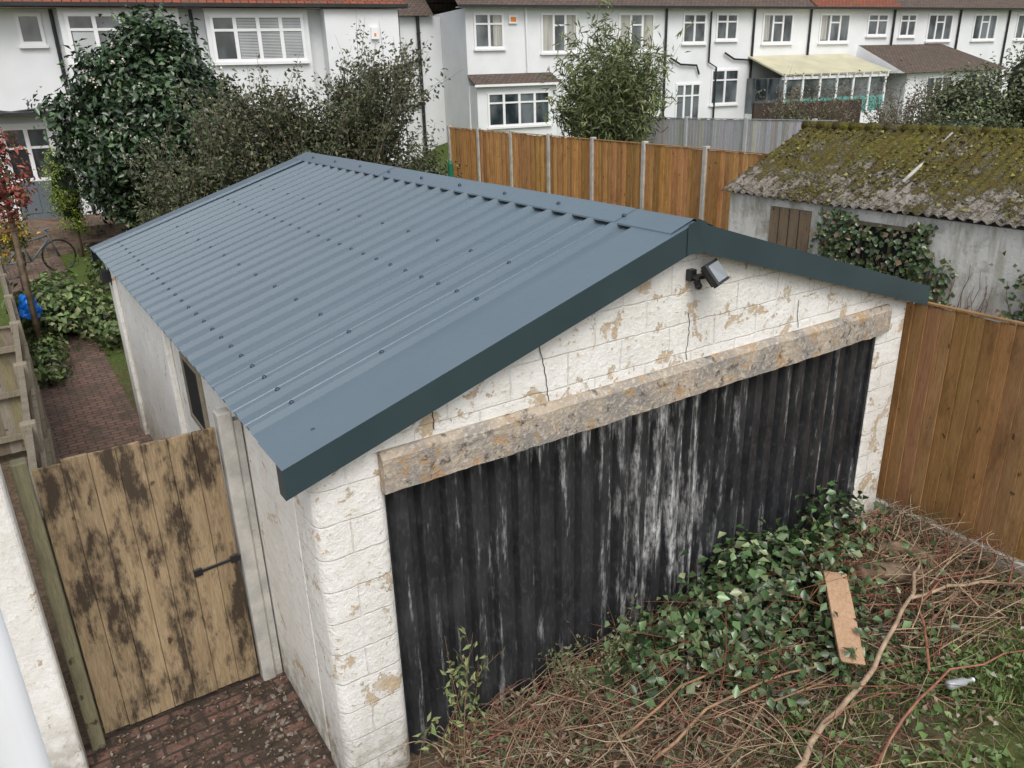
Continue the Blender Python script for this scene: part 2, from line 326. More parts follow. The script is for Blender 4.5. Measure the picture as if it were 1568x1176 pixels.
mb.prism(poly,'y',.003,.2); mb.prism(poly,'y',L-.2,L-.02); build(mb,'gable_wall',['gable'],G)
mb=MB()
for (x,z0,z1) in [(1.62,2.39,2.80),(2.86,2.40,2.75),(.78,2.42,2.58),(4.1,2.4,2.62)]:
    z=z0; xx=x
    while z<z1:
        nx=xx+random.uniform(-.012,.012); nz=z+.03
        mb.add([(xx-.003,-.001,z),(xx+.003,-.001,z),(nx+.003,-.001,nz),(nx-.003,-.001,nz)],[(0,1,2,3)]); xx=nx; z=nz
build(mb,'cracks',['dark'],G,fixn=False)
mb=MB(); nseg=90; vs=[]
dz=0;dy=0
for i in range(nseg+1):
    x=a-.04+(5.32-a+.04)*i/nseg; dz=dz*.6+random.uniform(-.004,.004); dy=random.uniform(-.004,.004)
    vs+=[(x,-.055+dy,hd+dz),(x,-.06+dy,hl-.035+random.uniform(-.006,.006)),(x,-.02,hl+.004),(x,.1,hl+.008),(x,.1,hd)]
fs=[]
for i in range(nseg):
    for k in range(5): fs.append((i*5+k,i*5+(k+1)%5,(i+1)*5+(k+1)%5,(i+1)*5+k))
fs+=[(0,1,2,3,4),tuple(nseg*5+k for k in range(5))]; mb.add(vs,fs); build(mb,'lintel',['lintel'],G)
mb=MB(); pitch=.178; x=a-.02; pr=[]
while x<b+.02:
    pr+=[(x,.100),(x+.05,.100),(x+.072,.045),(x+.155,.045)]; x+=pitch
pr=[(px,py) for px,py in pr if px<b+.03]; zs=[-.05,.5,1.,1.5,hd+.01]; vs=[(px+random.uniform(-.003,.003),py+random.uniform(-.004,.004),z) for z in zs for px,py in pr]; n=len(pr)
mb.add(vs,[(j*n+i,j*n+i+1,(j+1)*n+i+1,(j+1)*n+i) for j in range(len(zs)-1) for i in range(n-1)]); build(mb,'corrugated_door',['door'],G,fixn=False)
mb=MB(); mb.box(b-.035,b-.001,.01,.1,0,hd-.02); build(mb,'door_jamb',['door'],G)
mb=MB(); mb.box(.25,W-.25,.13,.16,0,2.3); build(mb,'interior_shadow',['dark'],G)
mb=MB(); mb.box(-.008,.014,2.65,3.2,1.62,2.16,0); 
for (y0,y1,z0,z1) in [(2.61,2.65,1.58,2.2),(3.2,3.24,1.58,2.2),(2.65,3.2,1.58,1.62),(2.65,3.2,2.16,2.2)]: mb.box(-.02,.014,y0,y1,z0,z1,1)
build(mb,'side_window',['dark','oldwood'],G)
mb=MB(); mb.box(-.14,-.04,6.95,7.1,2.1,2.24); mb.box(-.05,-.041,7.0,7.05,2.05,2.3); build(mb,'side_lamp',['black'],G,False,.01)
PIT=.262
def sheet(xe,xt,ze_,zt,name):
    prof=[(-.06,0),(.42,0)]; y=.46
    while y<L-.25:
        prof+=[(y,0),(y+.016,.040),(y+.062,.040),(y+.078,0),(y+.155,0),(y+.160,.005),(y+.180,.005),(y+.185,0)]; y+=PIT
    prof+=[(L+.05,0)]; mb=MB(); vs=[]
    nrm=Vector((-(zt-ze_),0,(xt-xe))); nrm.normalize(); 
    if nrm.z<0: nrm=-nrm
    for t in (0,1):
        for yy,hh in prof:
            p=Vector((xe+(xt-xe)*t,yy,ze_+(zt-ze_)*t))+nrm*hh; vs.append(p)
    n=len(prof); mb.add(vs,[(i,i+1,n+i+1,n+i) for i in range(n-1)]); o=build(mb,name,['roof'],G,fixn=False)
    sm=o.modifiers.new('thick','SOLIDIFY'); sm.thickness=.003; sm.offset=-1
    return nrm
nl=sheet(-ol,xr-.01,ze,zr,'roof_sheet_left'); nr=sheet(W+.12,xr+.01,ze,zr,'roof_sheet_right')
def onL(x,y,up=0): return Vector((x,y,ze+(zr-ze)*(x+ol)/(xr+ol)))+nl*up
mb=MB()
def bolt(p,nm,r=.017):
    A=Matrix.Translation(p)@nm.to_track_quat('Z','Y').to_matrix().to_4x4(); vs=[];k=8
    for rr_,z in ((r,0),(r,.008),(r*.6,.016)): vs+=[A@Vector((rr_*math.cos(2*math.pi*i/k),rr_*math.sin(2*math.pi*i/k),z)) for i in range(k)]
    vs.append(A@Vector((0,0,.018)))
    fs=[(j*k+i,j*k+(i+1)%k,(j+1)*k+(i+1)%k,(j+1)*k+i) for j in range(2) for i in range(k)]+[(2*k+i,2*k+(i+1)%k,3*k) for i in range(k)]
    mb.add(vs,fs)
y=.46+.039; i=0
while y<L-.3:
    bolt(onL(.12,y,.04),nl)
    if i%2==0: bolt(onL(.72,y,.04),nl)
    bolt(onL(1.42,y,.04),nl)
    if i%2==1: bolt(onL(1.85,y,.04),nl)
    if i%3==0: bolt(onL(xr-.10,y,.052),nl)
    y+=PIT;i+=1
for xx in (.1,.9,1.7,2.4): bolt(onL(xx,.12,.006),nl)
build(mb,'roof_bolts',['bolt'],G,True)
for k,(y0,y1) in enumerate([(-.07,.5),(.5,2.45),(2.45,4.5),(4.5,6.3),(6.3,L+.06)]):
    mb=MB(); up=.045+.003*(k%2); xl=xr-.19; xrr=xr+.19; vs=[]
    for yy in (y0,y1+ (.04 if k<4 else 0)):
        pl=onL(xl,yy,up); vs+=[pl+Vector((-.002,0,-.012)),pl,Vector((xr-.03,yy,zr+up*1.0)),Vector((xr,yy,zr+up+.012)),Vector((xr+.03,yy,zr+up)),Vector((xrr,yy,zroof(xrr)+up*1.05)),Vector((xrr+.002,yy,zroof(xrr)+up-.012))]
    n=7; mb.add(vs,[(i,i+1,n+i+1,n+i) for i in range(n-1)]); o=build(mb,'ridge_flashing_%d'%(k+1),['roof'],G,fixn=False)
mb=MB()
for sgn in (-1,1):
    xx=xr+sgn*.15; mb.box(min(xx,xx+sgn*.01),max(xx,xx+sgn*.01),.45,L-.1,zroof(xx)-.002,zroof(xx)+.042)
build(mb,'ridge_shade_filler',['dark'],G)  # filler coloured near black to paint the shade in gaps under the flashing
def barge(y,out,name):
    mb=MB(); fd=.175
    for sgn in (0,1):
        xe=-ol-.015 if sgn==0 else W+.135
        zE=ze+.008; zR=zr+.04
        yf=y
        top0=Vector((xe,yf,zE+.004));top1=Vector((xr,yf,zR)); yb=yf-out*.42
        q=[Vector((xe,yf,zE-fd)),Vector((xr,yf,zR-fd-.02)),top1,top0,Vector((xe,yb,zE+.004)),Vector((xr,yb,zR))]
        mb.add([q[0],q[1],q[2],q[3]],[(0,1,2,3)],0); mb.add([q[3],q[2],q[5],q[4]],[(0,1,2,3)],1)
        lip=out*-.02
        mb.add([q[0],q[1],q[1]+Vector((0,lip,0)),q[0]+Vector((0,lip,0))],[(0,1,2,3)],0)
        mb.add([q[0],q[3],q[3]+Vector((0,-out*.1,0)),q[0]+Vector((0,-out*.1,0))],[(0,1,2,3)],0)
    build(mb,name,['fascia','roof'],G,fixn=False)
barge(-.105,-1,'barge_flashing_front'); barge(L+.08,1,'barge_flashing_back')
mb=MB()
mb.add([(xr-.09,-.112,zr-.17),(xr+.09,-.112,zr-.17),(xr+.09,-.112,zr+.03),(xr,-.118,zr+.062),(xr-.09,-.112,zr+.03)],[(0,1,2,3,4)],0)
build(mb,'apex_plate',['fascia'],G,fixn=False)
mb=MB(); mb.box(-ol+.04,-ol+.06,0,L,ze-.06,ze-.008); mb.box(W+.07,W+.09,0,L,ze-.06,ze-.008); build(mb,'eaves_trim',['fascia'],G)
FL=emp('floodlight'); T=Matrix.Translation((2.93,-.15,3.06))@Matrix.Rotation(math.radians(25),4,'Z')@Matrix.Rotation(math.radians(-38),4,'X')
mb=MB(); mb.box(-.12,.12,-.022,.02,-.085,.085,0,T=T); 
for i in range(7): mb.box(-.1+.031*i,-.092+.031*i,.02,.04,-.07,.07,0,T=T)
mb.box(2.80,2.86,-.05,.0,3.0,3.08); mb.box(2.81,2.98,-.11,-.04,3.02,3.045); mb.tube([(2.85,-.06,3.0),(2.845,-.085,2.965),(2.845,-.09,2.945)],[.028,.03,.012],10)
build(mb,'housing_and_sensor',['black'],FL,False,.005)
mb=MB(); mb.box(-.10,.10,-.028,-.0225,-.065,.065,0,T=T); build(mb,'lamp_glass',['lamp'],FL)
# ------------------------------------------------------------------ fences
def fence(name,P0,P1,zb,zt,mat,bw=.125,posts=None,postmat='conc',gravel=None,side=1,posth=.06,rand=.25,rails=True,tl=.018):
    E=emp(name); P0=Vector(P0);P1=Vector(P1); d=P1-P0; Ln=d.length; d.normalize(); ang=math.atan2(d.y,d.x)
    T=Matrix.Translation((P0.x,P0.y,0))@Matrix.Rotation(ang,4,'Z')
    mb=MB(); x=0; s_=side
    while x<Ln-.01:
        w=min(bw,Ln-x); k=random.uniform(1-rand,1+rand*.6); kk=(k,k*random.uniform(.90,1.05),k*random.uniform(.8,1.12))
        z0=zb+.02; z1=zt+random.uniform(-.010,.010)
        vs=[T@Vector(q) for q in [(x,0,z0),(x+w*1.06,-tl*s_,z0),(x+w*1.06,-(tl+.012)*s_,z0),(x,-.008*s_,z0),
                               (x,0,z1),(x+w*1.06,-tl*s_,z1),(x+w*1.06,-(tl+.012)*s_,z1),(x,-.008*s_,z1)]]
        mb.add(vs,[(0,1,2,3),(7,6,5,4),(0,4,5,1),(1,5,6,2),(2,6,7,3),(3,7,4,0)],0,kk); x+=w
    build(mb,'boards',[mat],E)
    if rails:
        mb=MB()
        for fr in (.15,.5,.85):
            zz=zb+(zt-zb)*fr; mb.box(0,Ln,min(.03*s_,.07*s_),max(.03*s_,.07*s_),zz-.035,zz+.035,T=T)
        mb.box(0,Ln,-.032,.022,zt+.012,zt+.03,T=T,c=(.8,.8,.8)); build(mb,'rails',[mat],E)
    if posts:
        mb=MB(); x=0
        while x<=Ln+.01:
            mb.box(x-.05,x+.05,-.06,.06,zb-.3,zt+posth,T=T); x+=posts
        build(mb,'posts',[postmat],E,False,.008)
    if gravel is not None:
        mb=MB(); mb.box(0,Ln,-.05,.045,zb-.2,zb+gravel,T=T); build(mb,'gravel_board',['conc'],E,False,.006)
    return E
fence('wooden_fence',(5.93,.35),(5.93,-4.5),.15,2.27,'fence',.13,None,gravel=.0,side=1,rand=.28)
fence('wooden_fence',(11.35,18.6),(10.82,5.3),.95,2.88,'fence2',.115,1.85,'conc',side=1,posth=.07,rand=.32,tl=.006)
fence('grey_wooden_fence',(15.3,14.6),(16.5,8.6),1.7,3.08,'greywood',.1,1.85,'greywood',side=1,tl=.006)
fence('old_wooden_fence',(-1.16,7.05),(-1.3,1.6),.1,1.72,'oldwood',.12,1.8,'oldwood',side=1)
fence('old_wooden_fence',(-4.2,7.1),(-1.2,7.1),.1,1.7,'oldwood',.12,None,side=-1)
fence('old_wooden_fence',(-1.16,14),(-1.16,7.2),.1,1.35,'oldwood',.12,1.8,'oldwood',side=1)
E=emp('wooden_gate'); mb=MB(); xs=-1.27; gw=[.15,.145,.15,.14,.15,.15,.145]; tot=sum(gw); x0=xs
for w in gw:
    w2=w*(1.10/tot); k=random.uniform(.78,1.1); mb.box(x0+.0015,x0+w2-.0015,1.43+random.uniform(-.005,.005),1.455,.06+random.uniform(0,.02),2.185+random.uniform(-.01,.01)+.02*math.sin((x0-xs)*5),0,(k,k*.97,k*.93)); x0+=w2
build(mb,'boards',['gate'],E,False,.003)
mb=MB(); 
for z in (.35,1.1,1.9): mb.box(xs,xs+1.1,1.457,1.50,z-.05,z+.05)
build(mb,'ledges',['gate'],E)
mb=MB(); T=Matrix.Translation((xs+.98,1.42,1.13))@Matrix.Rotation(math.radians(-4),4,'Y')
mb.box(-.19,.14,-.004,.008,-.012,.012,T=T); mb.box(-.2,-.14,-.008,.008,-.03,.03,T=T); mb.box(.06,.12,-.008,.008,-.03,.03,T=T); build(mb,'latch',['black'],E,False,.003)
mb=MB(); mb.box(xs-.10,xs-.012,1.40,1.5,-.1,2.26,0,(.8,.85,.7)); build(mb,'gate_post',['oldwood'],E,False,.008)
mb=MB(); mb.box(-.155,-.055,1.38,1.5,-.1,2.28); build(mb,'concrete_gate_post',['conc'],E,False,.01)
mb=MB(); mb.box(-.054,-.002,1.40,1.48,-.1,2.2); build(mb,'infill_strip',['conc'],E)
mb=MB(); mb.box(-4.,-1.41,1.15,1.38,-.1,2.75); build(mb,'rendered_garden_wall',['wall2'],None,False,.03,3)
E=emp('downpipe'); mb=MB(); mb.tube([(-1.305,-2.64,-.1),(-1.305,-2.64,4.05)],.055,28); build(mb,'pipe',['upvc'],E,True); 
mb=MB(); mb.box(-1.42,-1.34,-2.80,-2.74,-.1,3.95); build(mb,'backing_strip',['green'],E)
mb=MB(); mb.tube([(5.4,7.95,0),(5.4,7.95,3.02),(5.4,7.95,3.08)],[.045,.045,.02],12); build(mb,'green_post',['green'])
# ------------------------------------------------------------------ mossy shed
E=emp('mossy_roof_shed'); mb=MB()
xe,xg,xb=8.92,10.8,12.7; z1,z2=2.56,3.40; y0,y1=-2.6,5.06
def corr(xa,za,xb_,zb_,y0,y1,pitch,amp,name,mats,over=0):
    mb=MB(); n=int((y1-y0)/pitch*6); ts=[0,.25,.5,.51,.75,1.]; vs=[]
    for t in ts:
        lift=.02 if t>.505 else 0
        for i in range(n+1):
            y=y0+(y1-y0)*i/n; rag=(random.uniform(-.02,.02) if t==0 else 0)
            vs.append((xa+(xb_-xa)*t+rag,y,za+(zb_-za)*t+amp*math.sin(2*math.pi*i/6)+lift+.02*math.sin(y*1.3+t*5)))
    mb.add(vs,[(j*(n+1)+i,j*(n+1)+i+1,(j+1)*(n+1)+i+1,(j+1)*(n+1)+i) for j in range(len(ts)-1) for i in range(n)])
    o=build(mb,name,mats,E,True,fixn=False); s_=o.modifiers.new('t','SOLIDIFY'); s_.thickness=.012
corr(xe-.1,z1-.03,xg,z2,y0,y1+.12,.15,.022,'roof_sheet_front',['moss']); corr(xb+.1,z1-.03,xg,z2,y0,y1+.12,.15,.022,'roof_sheet_back',['moss'])
mb=MB(); y=y0
while y<y1+.1: mb.tube([(xg,y,z2+.015),(xg,y+.31,z2+.02)],[.075,.085],10); y+=.3
build(mb,'ridge_tiles',['moss'],E,True)
mb=MB(); mb.tube([(xe+.55,2.5,2.84),(xe+1.,2.53,3.03),(xe+1.4,2.55,3.22),(xg-.1,2.6,3.39)],[.025,.03,.022,.03],6); build(mb,'cement_joint',['conc'],E,True)
# moss cushions on the roof
P=[];N_=6500
for _ in range(N_):
    t=min(.98,random.random()**.75); yy=random.uniform(y0,y1+.1); 
    if math.sin(yy*2.1+t*5)+math.sin(yy*5.3-t*7)*.7+random.gauss(0,.5)<.15-t*.4: continue
    P.append((xe-.1+(xg-xe+.1)*t,yy,z1-.03+(z2-z1+.03)*t+.03+.02*math.sin(yy*1.3+t*5)))
leafmesh('moss_cushions',P,np.tile([-.4,0,1.],(len(P),1)),.055,.05,palette(len(P),[(.19,.175,.04),(.10,.09,.03),(.25,.23,.06),(.07,.06,.03)]),'leaf',E,.5)
mb=MB(); mb.box(xe,xb,y0,y1,-.1,2.5); mb.prism([(xe,2.501),(xb,2.501),(xg,z2-.04)],'y',y1-.15,y1-.003); build(mb,'walls',['oldwhite'],E)
mb=MB(); mb.box(xe-.03,xe+.02,3.5,4.22,.1,2.38,0,(.75,.65,.58)); 
for yy in (3.68,3.86,4.04): mb.box(xe-.036,xe-.03,yy,yy+.012,.1,2.38,0,(.2,.2,.2))
build(mb,'plank_door',['oldwood'],E)
mb=MB(); mb.box(xe-.02,xe+.02,1.75,3.1,1.3,2.3); build(mb,'window',['dark'],E)
mb=MB()
for yy in (1.72,2.2,2.65,3.1): mb.box(xe-.05,xe-.02,yy-.02,yy+.02,1.25,2.3,c=(.35,.33,.3))
mb.box(xe-.05,xe-.02,1.7,3.13,2.3,2.35,c=(.5,.5,.5)); build(mb,'window_frame',['oldwood'],E)
E=emp('ivy'); P=[];N=[]
for (yy,zz,sy,sz,n) in [(3.0,1.9,.15,.35,620),(2.35,1.45,.4,.28,850),(1.75,1.9,.10,.3,260),(1.45,1.6,.10,.22,110),(.2,1.5,.18,.35,450),(2.6,1.1,.5,.2,300),(2.5,2.2,.3,.06,90)]:
    for _ in range(n): P.append((8.86-abs(random.gauss(0,.045)),random.gauss(yy,sy),min(2.4,random.gauss(zz,sz)))); N.append((-1,-.3,.4))
leafmesh('leaves',P,N,.08,.075,palette(len(P),[(.04,.07,.025),(.065,.105,.035),(.12,.13,.055),(.16,.10,.055)],[.4,.35,.17,.08]),'gloss',E,.5)
mb=MB()
for _ in range(70):
    yy=random.choice([3.05,2.3,1.75,1.45,.25,.9,1.2,2.8])+random.gauss(0,.12); z=1.; q=[]
    for i in range(6): q.append((8.895,yy,z)); z+=random.uniform(.1,.24); yy+=random.gauss(0,.06)
    mb.tube(q,[.008,.007,.006,.005,.004,.003],4,0,(.25,.16,.11),False)
build(mb,'vines',['twig'],E,True,fixn=False)
mb=MB(); mb.box(13.6,17.,.8,3.9,1.,3.02,0); mb.box(13.4,17.2,.6,4.1,3.02,3.10,1); build(mb,'flat_roof_outbuilding',['stepbrick','tile_brown'],None,False,.01)
# ------------------------------------------------------------------ houses
def win(fr,gl,s0,s1,z0,z1,cols,y=0,transom=None,mid=None,sill=True):
    gl.box(s0,s1,y-.012,y+.01,z0,z1); t=.055
    fr.box(s0-.02,s0+t,y-.05,y+.01,z0-.02,z1+.02); fr.box(s1-t,s1+.02,y-.05,y+.01,z0-.02,z1+.02)
    fr.box(s0+t,s1-t,y-.05,y+.01,z0-.02,z0+t); fr.box(s0+t,s1-t,y-.05,y+.01,z1-t,z1+.02)
    w=(s1-s0)/cols
    for i in range(1,cols): fr.box(s0+w*i-.045,s0+w*i+.045,y-.047,y+.01,z0+t,z1-t)
    if transom:
        zz=z0+(z1-z0)*transom
        for i in range(cols):
            if mid is None or i in mid: fr.box(s0+w*i+.046,s0+w*(i+1)-.046,y-.044,y+.01,zz-.03,zz+.03)
    if sill: fr.box(s0-.06,s1+.06,y-.10,y+.01,z0-.09,z0-.022)
A=emp('terraced_house',(-.02,19.53,0),math.radians(-9))
mb=MB(); mb.box(-7,9.55,0,8,0,6.12); mb.box(1.35,4.0,-.35,0,.8,6.12); mb.box(4.6,7.15,-.35,0,.8,6.12); mb.box(7.55,9.55,-.55,0,.8,6.10); mb.box(-4.,-.9,-.35,0,.8,6.12); build(mb,'walls',['white'],A)
mb=MB(); mb.add([(-7.2,-.65,6.1),(9.8,-.65,6.1),(9.8,4,9.3),(-7.2,4,9.3),(9.8,8.6,6.1),(-7.2,8.6,6.1)],[(0,1,2,3),(3,2,4,5)]); build(mb,'roof',['tile_red'],A,fixn=False)
mb=MB(); mb.box(-7.2,9.8,-.72,-.60,6.12,6.2,0); mb.box(-7.2,9.8,-.6,-.0,6.13,6.15,1); mb.tube([(1.2,-.08,6.1),(1.2,-.08,1.3)],.045,8,0); mb.tube([(4.3,-.08,6.1),(4.3,-.08,1.3)],.045,8,0)
mb.tube([(-1.6,-.1,4.05),(-.1,-.1,3.85),(.9,-.1,3.95),(1.15,-.1,3.9)],.03,8,0); mb.box(9.57,9.65,-.3,-.2,1,6.1,0); build(mb,'gutter_and_downpipes',['black','upvc'],A)
fr,gl=MB(),MB()
win(fr,gl,.45,.95,5.35,6.0,1); win(fr,gl,1.5,3.85,4.92,5.98,4,-.35,.68); win(fr,gl,4.72,7.0,4.88,5.95,4,-.35,.68); win(fr,gl,-3.8,-1.1,4.92,5.98,4,-.35,.68)
win(fr,gl,1.5,3.85,2.1,3.5,4,-.35,.68); win(fr,gl,4.72,7.0,2.1,3.5,4,-.35,.68); win(fr,gl,-.42,.6,2.25,3.5,2,0,.62,sill=False)
build(fr,'window_frames',['upvc'],A); build(gl,'window_glass',['glass'],A)
mb=MB()
for i in range(26): mb.box(5.35+.0,6.95,-.366,-.3625,4.95+i*.036,4.972+i*.036)
mb.box(3.25,3.8,-.366,-.3625,4.97,5.9); mb.box(1.58,2.05,-.366,-.3625,4.97,5.6); build(mb,'blinds',['blind'],A)
mb=MB(); mb.box(-.42,.6,-.06,.01,1.3,2.22); 
for s in (-.3,.13): mb.box(s,s+.36,-.075,-.06,1.45,2.1)
build(mb,'door',['doorgrey'],A,False,.008)
mb=MB(); mb.box(-.5,-.42,-.09,.01,1.3,3.6); mb.box(.6,.7,-.09,.01,1.3,3.6); mb.box(-.42,.6,-.09,.01,3.5,3.6); build(mb,'door_surround',['upvc'],A)
mb=MB(); mb.box(-2.2,.75,-.7,0,3.78,3.86); build(mb,'door_canopy',['black'],A)
mb=MB(); mb.box(8.75,8.95,-.64,-.55,5.35,5.65,0); mb.box(8.82,8.88,-.645,-.64,5.42,5.5,1); build(mb,'alarm_box',['upvc','orange'],A,False,.02)
B=emp('terraced_house',(14.59,22.74,0),math.radians(-9))
mb=MB(); mb.box(-.05,48,0,8,1,6.6); mb.box(0.0,3.2,-.7,0,1,4.02); build(mb,'walls',['white'],B)
mb=MB(); mb.box(-9,-.06,2.6,8,1,6.5); build(mb,'recessed_wall',['white'],B)
mb=MB(); mb.add([(-.4,-.35,6.6),(48,-.35,6.6),(48,4,9.5),(-.4,4,9.5),(48,8.6,6.6),(-.4,8.6,6.6)],[(0,1,2,3),(3,2,4,5)],1)
mb.add([(-9,2.3,6.5),(-.4,2.3,6.5),(-.4,6,9),(-9,6,9)],[(0,1,2,3)],1)
mb.add([(16,-.37,6.63),(21,-.37,6.63),(21,3.9,9.54),(16,3.9,9.54)],[(0,1,2,3)],0)
mb.add([(-.1,-.85,4.02),(3.35,-.85,4.02),(3.35,0,4.4),(-.1,0,4.4)],[(0,1,2,3)],1); build(mb,'roof',['tile_red','tile_brown'],B,fixn=False)
mb=MB(); mb.box(-.4,48,-.42,-.32,6.59,6.68,0); mb.box(-.4,48,-.32,0,6.605,6.62,1); mb.box(-.15,3.4,-.92,-.86,3.97,4.05,1)
for s in (8.46,12.84,15.9,20.85,25.15,28.6,33): mb.tube([(s,-.07,6.6),(s,-.07,1.5)],.05,8,0)
mb.tube([(2.3,-.07,6.6),(2.35,-.07,4.4)],.045,8,1)
for s,z in ((9.2,4.55),(11.9,4.7)): mb.tube([(s-.5,-.1,z+.25),(s,-.1,z),(s+.8,-.1,z-.05),(s+.95,-.1,z-.4)],.04,8,0)
mb.tube([(10.6,-.1,6.5),(10.6,-.1,4.6),(11.0,-.1,4.4),(11.0,-.1,2)],.04,8,0)
mb.tube([(-1.,2.5,6.5),(-1.,2.5,1.5)],.07,8,0); mb.tube([(-1.9,2.5,6.5),(-1.9,2.5,1.5)],.06,8,0); mb.tube([(-.9,2.5,5),(-2.5,2.5,4.6)],.05,8,0); mb.tube([(-.9,2.5,3.4),(-3,2.5,3.2)],.05,8,0)
build(mb,'gutter_and_downpipes',['black','upvc'],B)
fr,gl=MB(),MB()
for (s0,s1,z0,c) in [(.27,1.4,5.28,2),(2.95,4.45,5.1,3),(6.3,7.9,5.1,3),(9.3,10.4,5.35,2),(10.95,12.0,5.45,2),(13.35,14.95,5.3,3),(16.5,18.2,5.3,3),(19.3,20.5,5.55,2),(21.3,22.3,5.5,2),(23.1,24.7,5.3,3),(26.2,27.8,5.3,3),(29.3,31.,5.3,3),(33.5,35,5.3,3)]:
    win(fr,gl,s0,s1,z0,6.42,c,0,.7,[0,1] if c==2 else [1])
win(fr,gl,.4,2.9,2.6,3.75,4,-.7,.7); win(fr,gl,9.1,10.3,1.95,3.8,3,0,.75,sill=False); win(fr,gl,10.85,12.25,2.95,4.3,2,0,.7); win(fr,gl,5.2,7.6,2.7,4.0,3)
win(fr,gl,-2.9,-2.3,3.5,6.0,1,2.6)
build(fr,'window_frames',['upvc'],B); build(gl,'window_glass',['glass'],B)
mb=MB()
for (s0,s1,z0) in [(3.0,3.4,5.15),(4.0,4.4,5.15),(6.35,6.8,5.15),(7.3,7.85,5.15),(13.4,13.7,5.4),(16.6,16.9,5.4),(1.0,1.35,5.35)]: mb.box(s0,s1,-.02,-.0125,z0,6.36)
build(mb,'curtains',['curtain'],B)
mb=MB(); mb.box(1.62,1.95,-.08,0,6.08,6.36,0); mb.box(1.68,1.9,-.085,-.08,6.14,6.3,1); build(mb,'alarm_box',['upvc','orange'],B,False,.02)
mb=MB(); mb.add([(12.7,0,4.75),(18.3,0,4.75),(18.5,-2.4,4.0),(12.5,-2.4,4.0)],[(0,1,2,3)]); o=build(mb,'conservatory_roof',['cream'],B,fixn=False); k=o.modifiers.new('s','SOLIDIFY'); k.thickness=.06
mb=MB(); mb.box(12.7,18.3,-2.3,-.05,1.5,2.5,0); mb.box(12.7,18.3,-2.32,-2.3,2.5,3.1,1); mb.box(12.7,18.3,-2.29,-.05,2.5,3.93,2)
for i in range(7): mb.box(12.7+i*.92,12.8+i*.92,-2.34,-2.25,1.6,3.84,3)
for i in range(13): mb.box(12.6+i*.47,12.64+i*.47,-2.45,-2.36,3.93,4.06,3)
mb.box(12.6,18.4,-2.35,-2.25,3.85,3.97,3); build(mb,'conservatory_walls',['white','teal','glass','white'],B)
mb=MB(); mb.box(19.2,25.0,-2.6,-.02,1.2,3.95,0); mb.add([(18.7,-2.9,3.95),(25.4,-2.9,3.95),(24.2,0,5.15),(18.9,0,5.15)],[(0,1,2,3)],1); mb.add([(25.4,-2.9,3.95),(25.5,0,3.95),(24.2,0,5.15)],[(0,1,2)],1); mb.add([(18.7,-2.9,3.95),(18.9,0,5.15),(18.7,0,3.95)],[(0,1,2)],0); build(mb,'rear_extension',['white','tile_brown'],B,fixn=False)
fr,gl=MB(),MB(); win(fr,gl,20.4,21.9,3.0,3.75,3,-2.6); win(fr,gl,23,24.3,2.9,3.75,2,-2.6); build(fr,'extension_frames',['upvc'],B); build(gl,'extension_glass',['glass'],B)
fence('dark_brown_fence',(22.9,16.6),(27.5,15.4),1.7,3.1,'brownwood',.12,1.8,'brownwood')
# ------------------------------------------------------------------ trees & shrubs
E=emp('camellia_tree'); c=(2.3,14.95,3.35); blob('inner_shade_core',c,(1.35,1.25,1.6),'core',E,.08)
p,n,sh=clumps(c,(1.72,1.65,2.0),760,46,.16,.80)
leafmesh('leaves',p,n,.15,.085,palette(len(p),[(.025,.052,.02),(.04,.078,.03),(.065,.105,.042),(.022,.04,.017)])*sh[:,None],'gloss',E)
d=rng.normal(size=(170,3)); d[:,1]-=.6; d/=np.linalg.norm(d,axis=1)[:,None]; p=np.array(c)+d*np.array([1.8,1.75,2.08]); p=np.repeat(p,5,0)+rng.normal(size=(850,3))*.02
leafmesh('blossom',p,np.repeat(d,5,0),.055,.045,palette(len(p),[(.75,.72,.66),(.6,.56,.45)]),'leaf',E)
mb=MB(); 
for k in range(5): mb.tube(bez((2.3,14.95,h(2.,15)-.1),(2.3+random.uniform(-.5,.5),14.95,1.6),(2.3+random.uniform(-1,1),14.9+random.uniform(-.8,.8),3),6),[.09,.08,.07,.05,.04,.03],7)
build(mb,'trunk',['bark'],E,True)
pv=[(.065,.083,.036),(.10,.115,.055),(.045,.058,.026),(.14,.14,.07)]
def privet(base,ends,body,nc):
    E=emp('privet_shrub'); blob('inner_shade_core',body[0],tuple(q*.6 for q in body[1]),'core',E,.12,2)
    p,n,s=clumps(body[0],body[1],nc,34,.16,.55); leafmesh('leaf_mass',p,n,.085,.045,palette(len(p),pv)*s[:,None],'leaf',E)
    stems(base,ends,.016,pv,70,.08,.042,'leaf',(.24,.19,.14),E,.3,.5,.075,basespread=.5,sub=6)
ends=[]
for i in range(120):
    t=random.uniform(0,1); x=2.2+t*3.4+random.gauss(0,.15); top=3.95+.75*t+.25*math.sin(t*9)+.12*math.sin(t*23)-.9*max(0,t-.85); z=top-abs(random.gauss(0,.35)) ; ends.append((x,10.0-.7*t+random.gauss(0,.45),max(2.6,z)))
privet((3.9,9.7,0),ends,((4.1,9.7,2.9),(1.75,.9,.95)),170)
privet((2.0,10.3,.05),[(random.uniform(.9,2.9),random.gauss(10.3,.5),2.4+abs(random.gauss(0,.6))) for _ in range(60)],((2.0,10.3,2.0),(1.1,.8,.9)),110)
E=emp('bamboo_clump')
p,n,sh=clumps((12.6,12.7,3.5),(1.6,1.1,1.0),150,34,.17,.3)
leafmesh('leaf_mass',p,n*.3,.22,.045,palette(len(p),[(.12,.17,.06),(.18,.23,.085),(.07,.10,.04),(.26,.27,.12)])*sh[:,None],'leaf',E,1.2)
ends=[(random.gauss(12.75,.85),random.gauss(12.7,.5),random.choice([3.9,4.4,4.8,5.0,5.25])+random.gauss(0,.15)) for _ in range(60)]
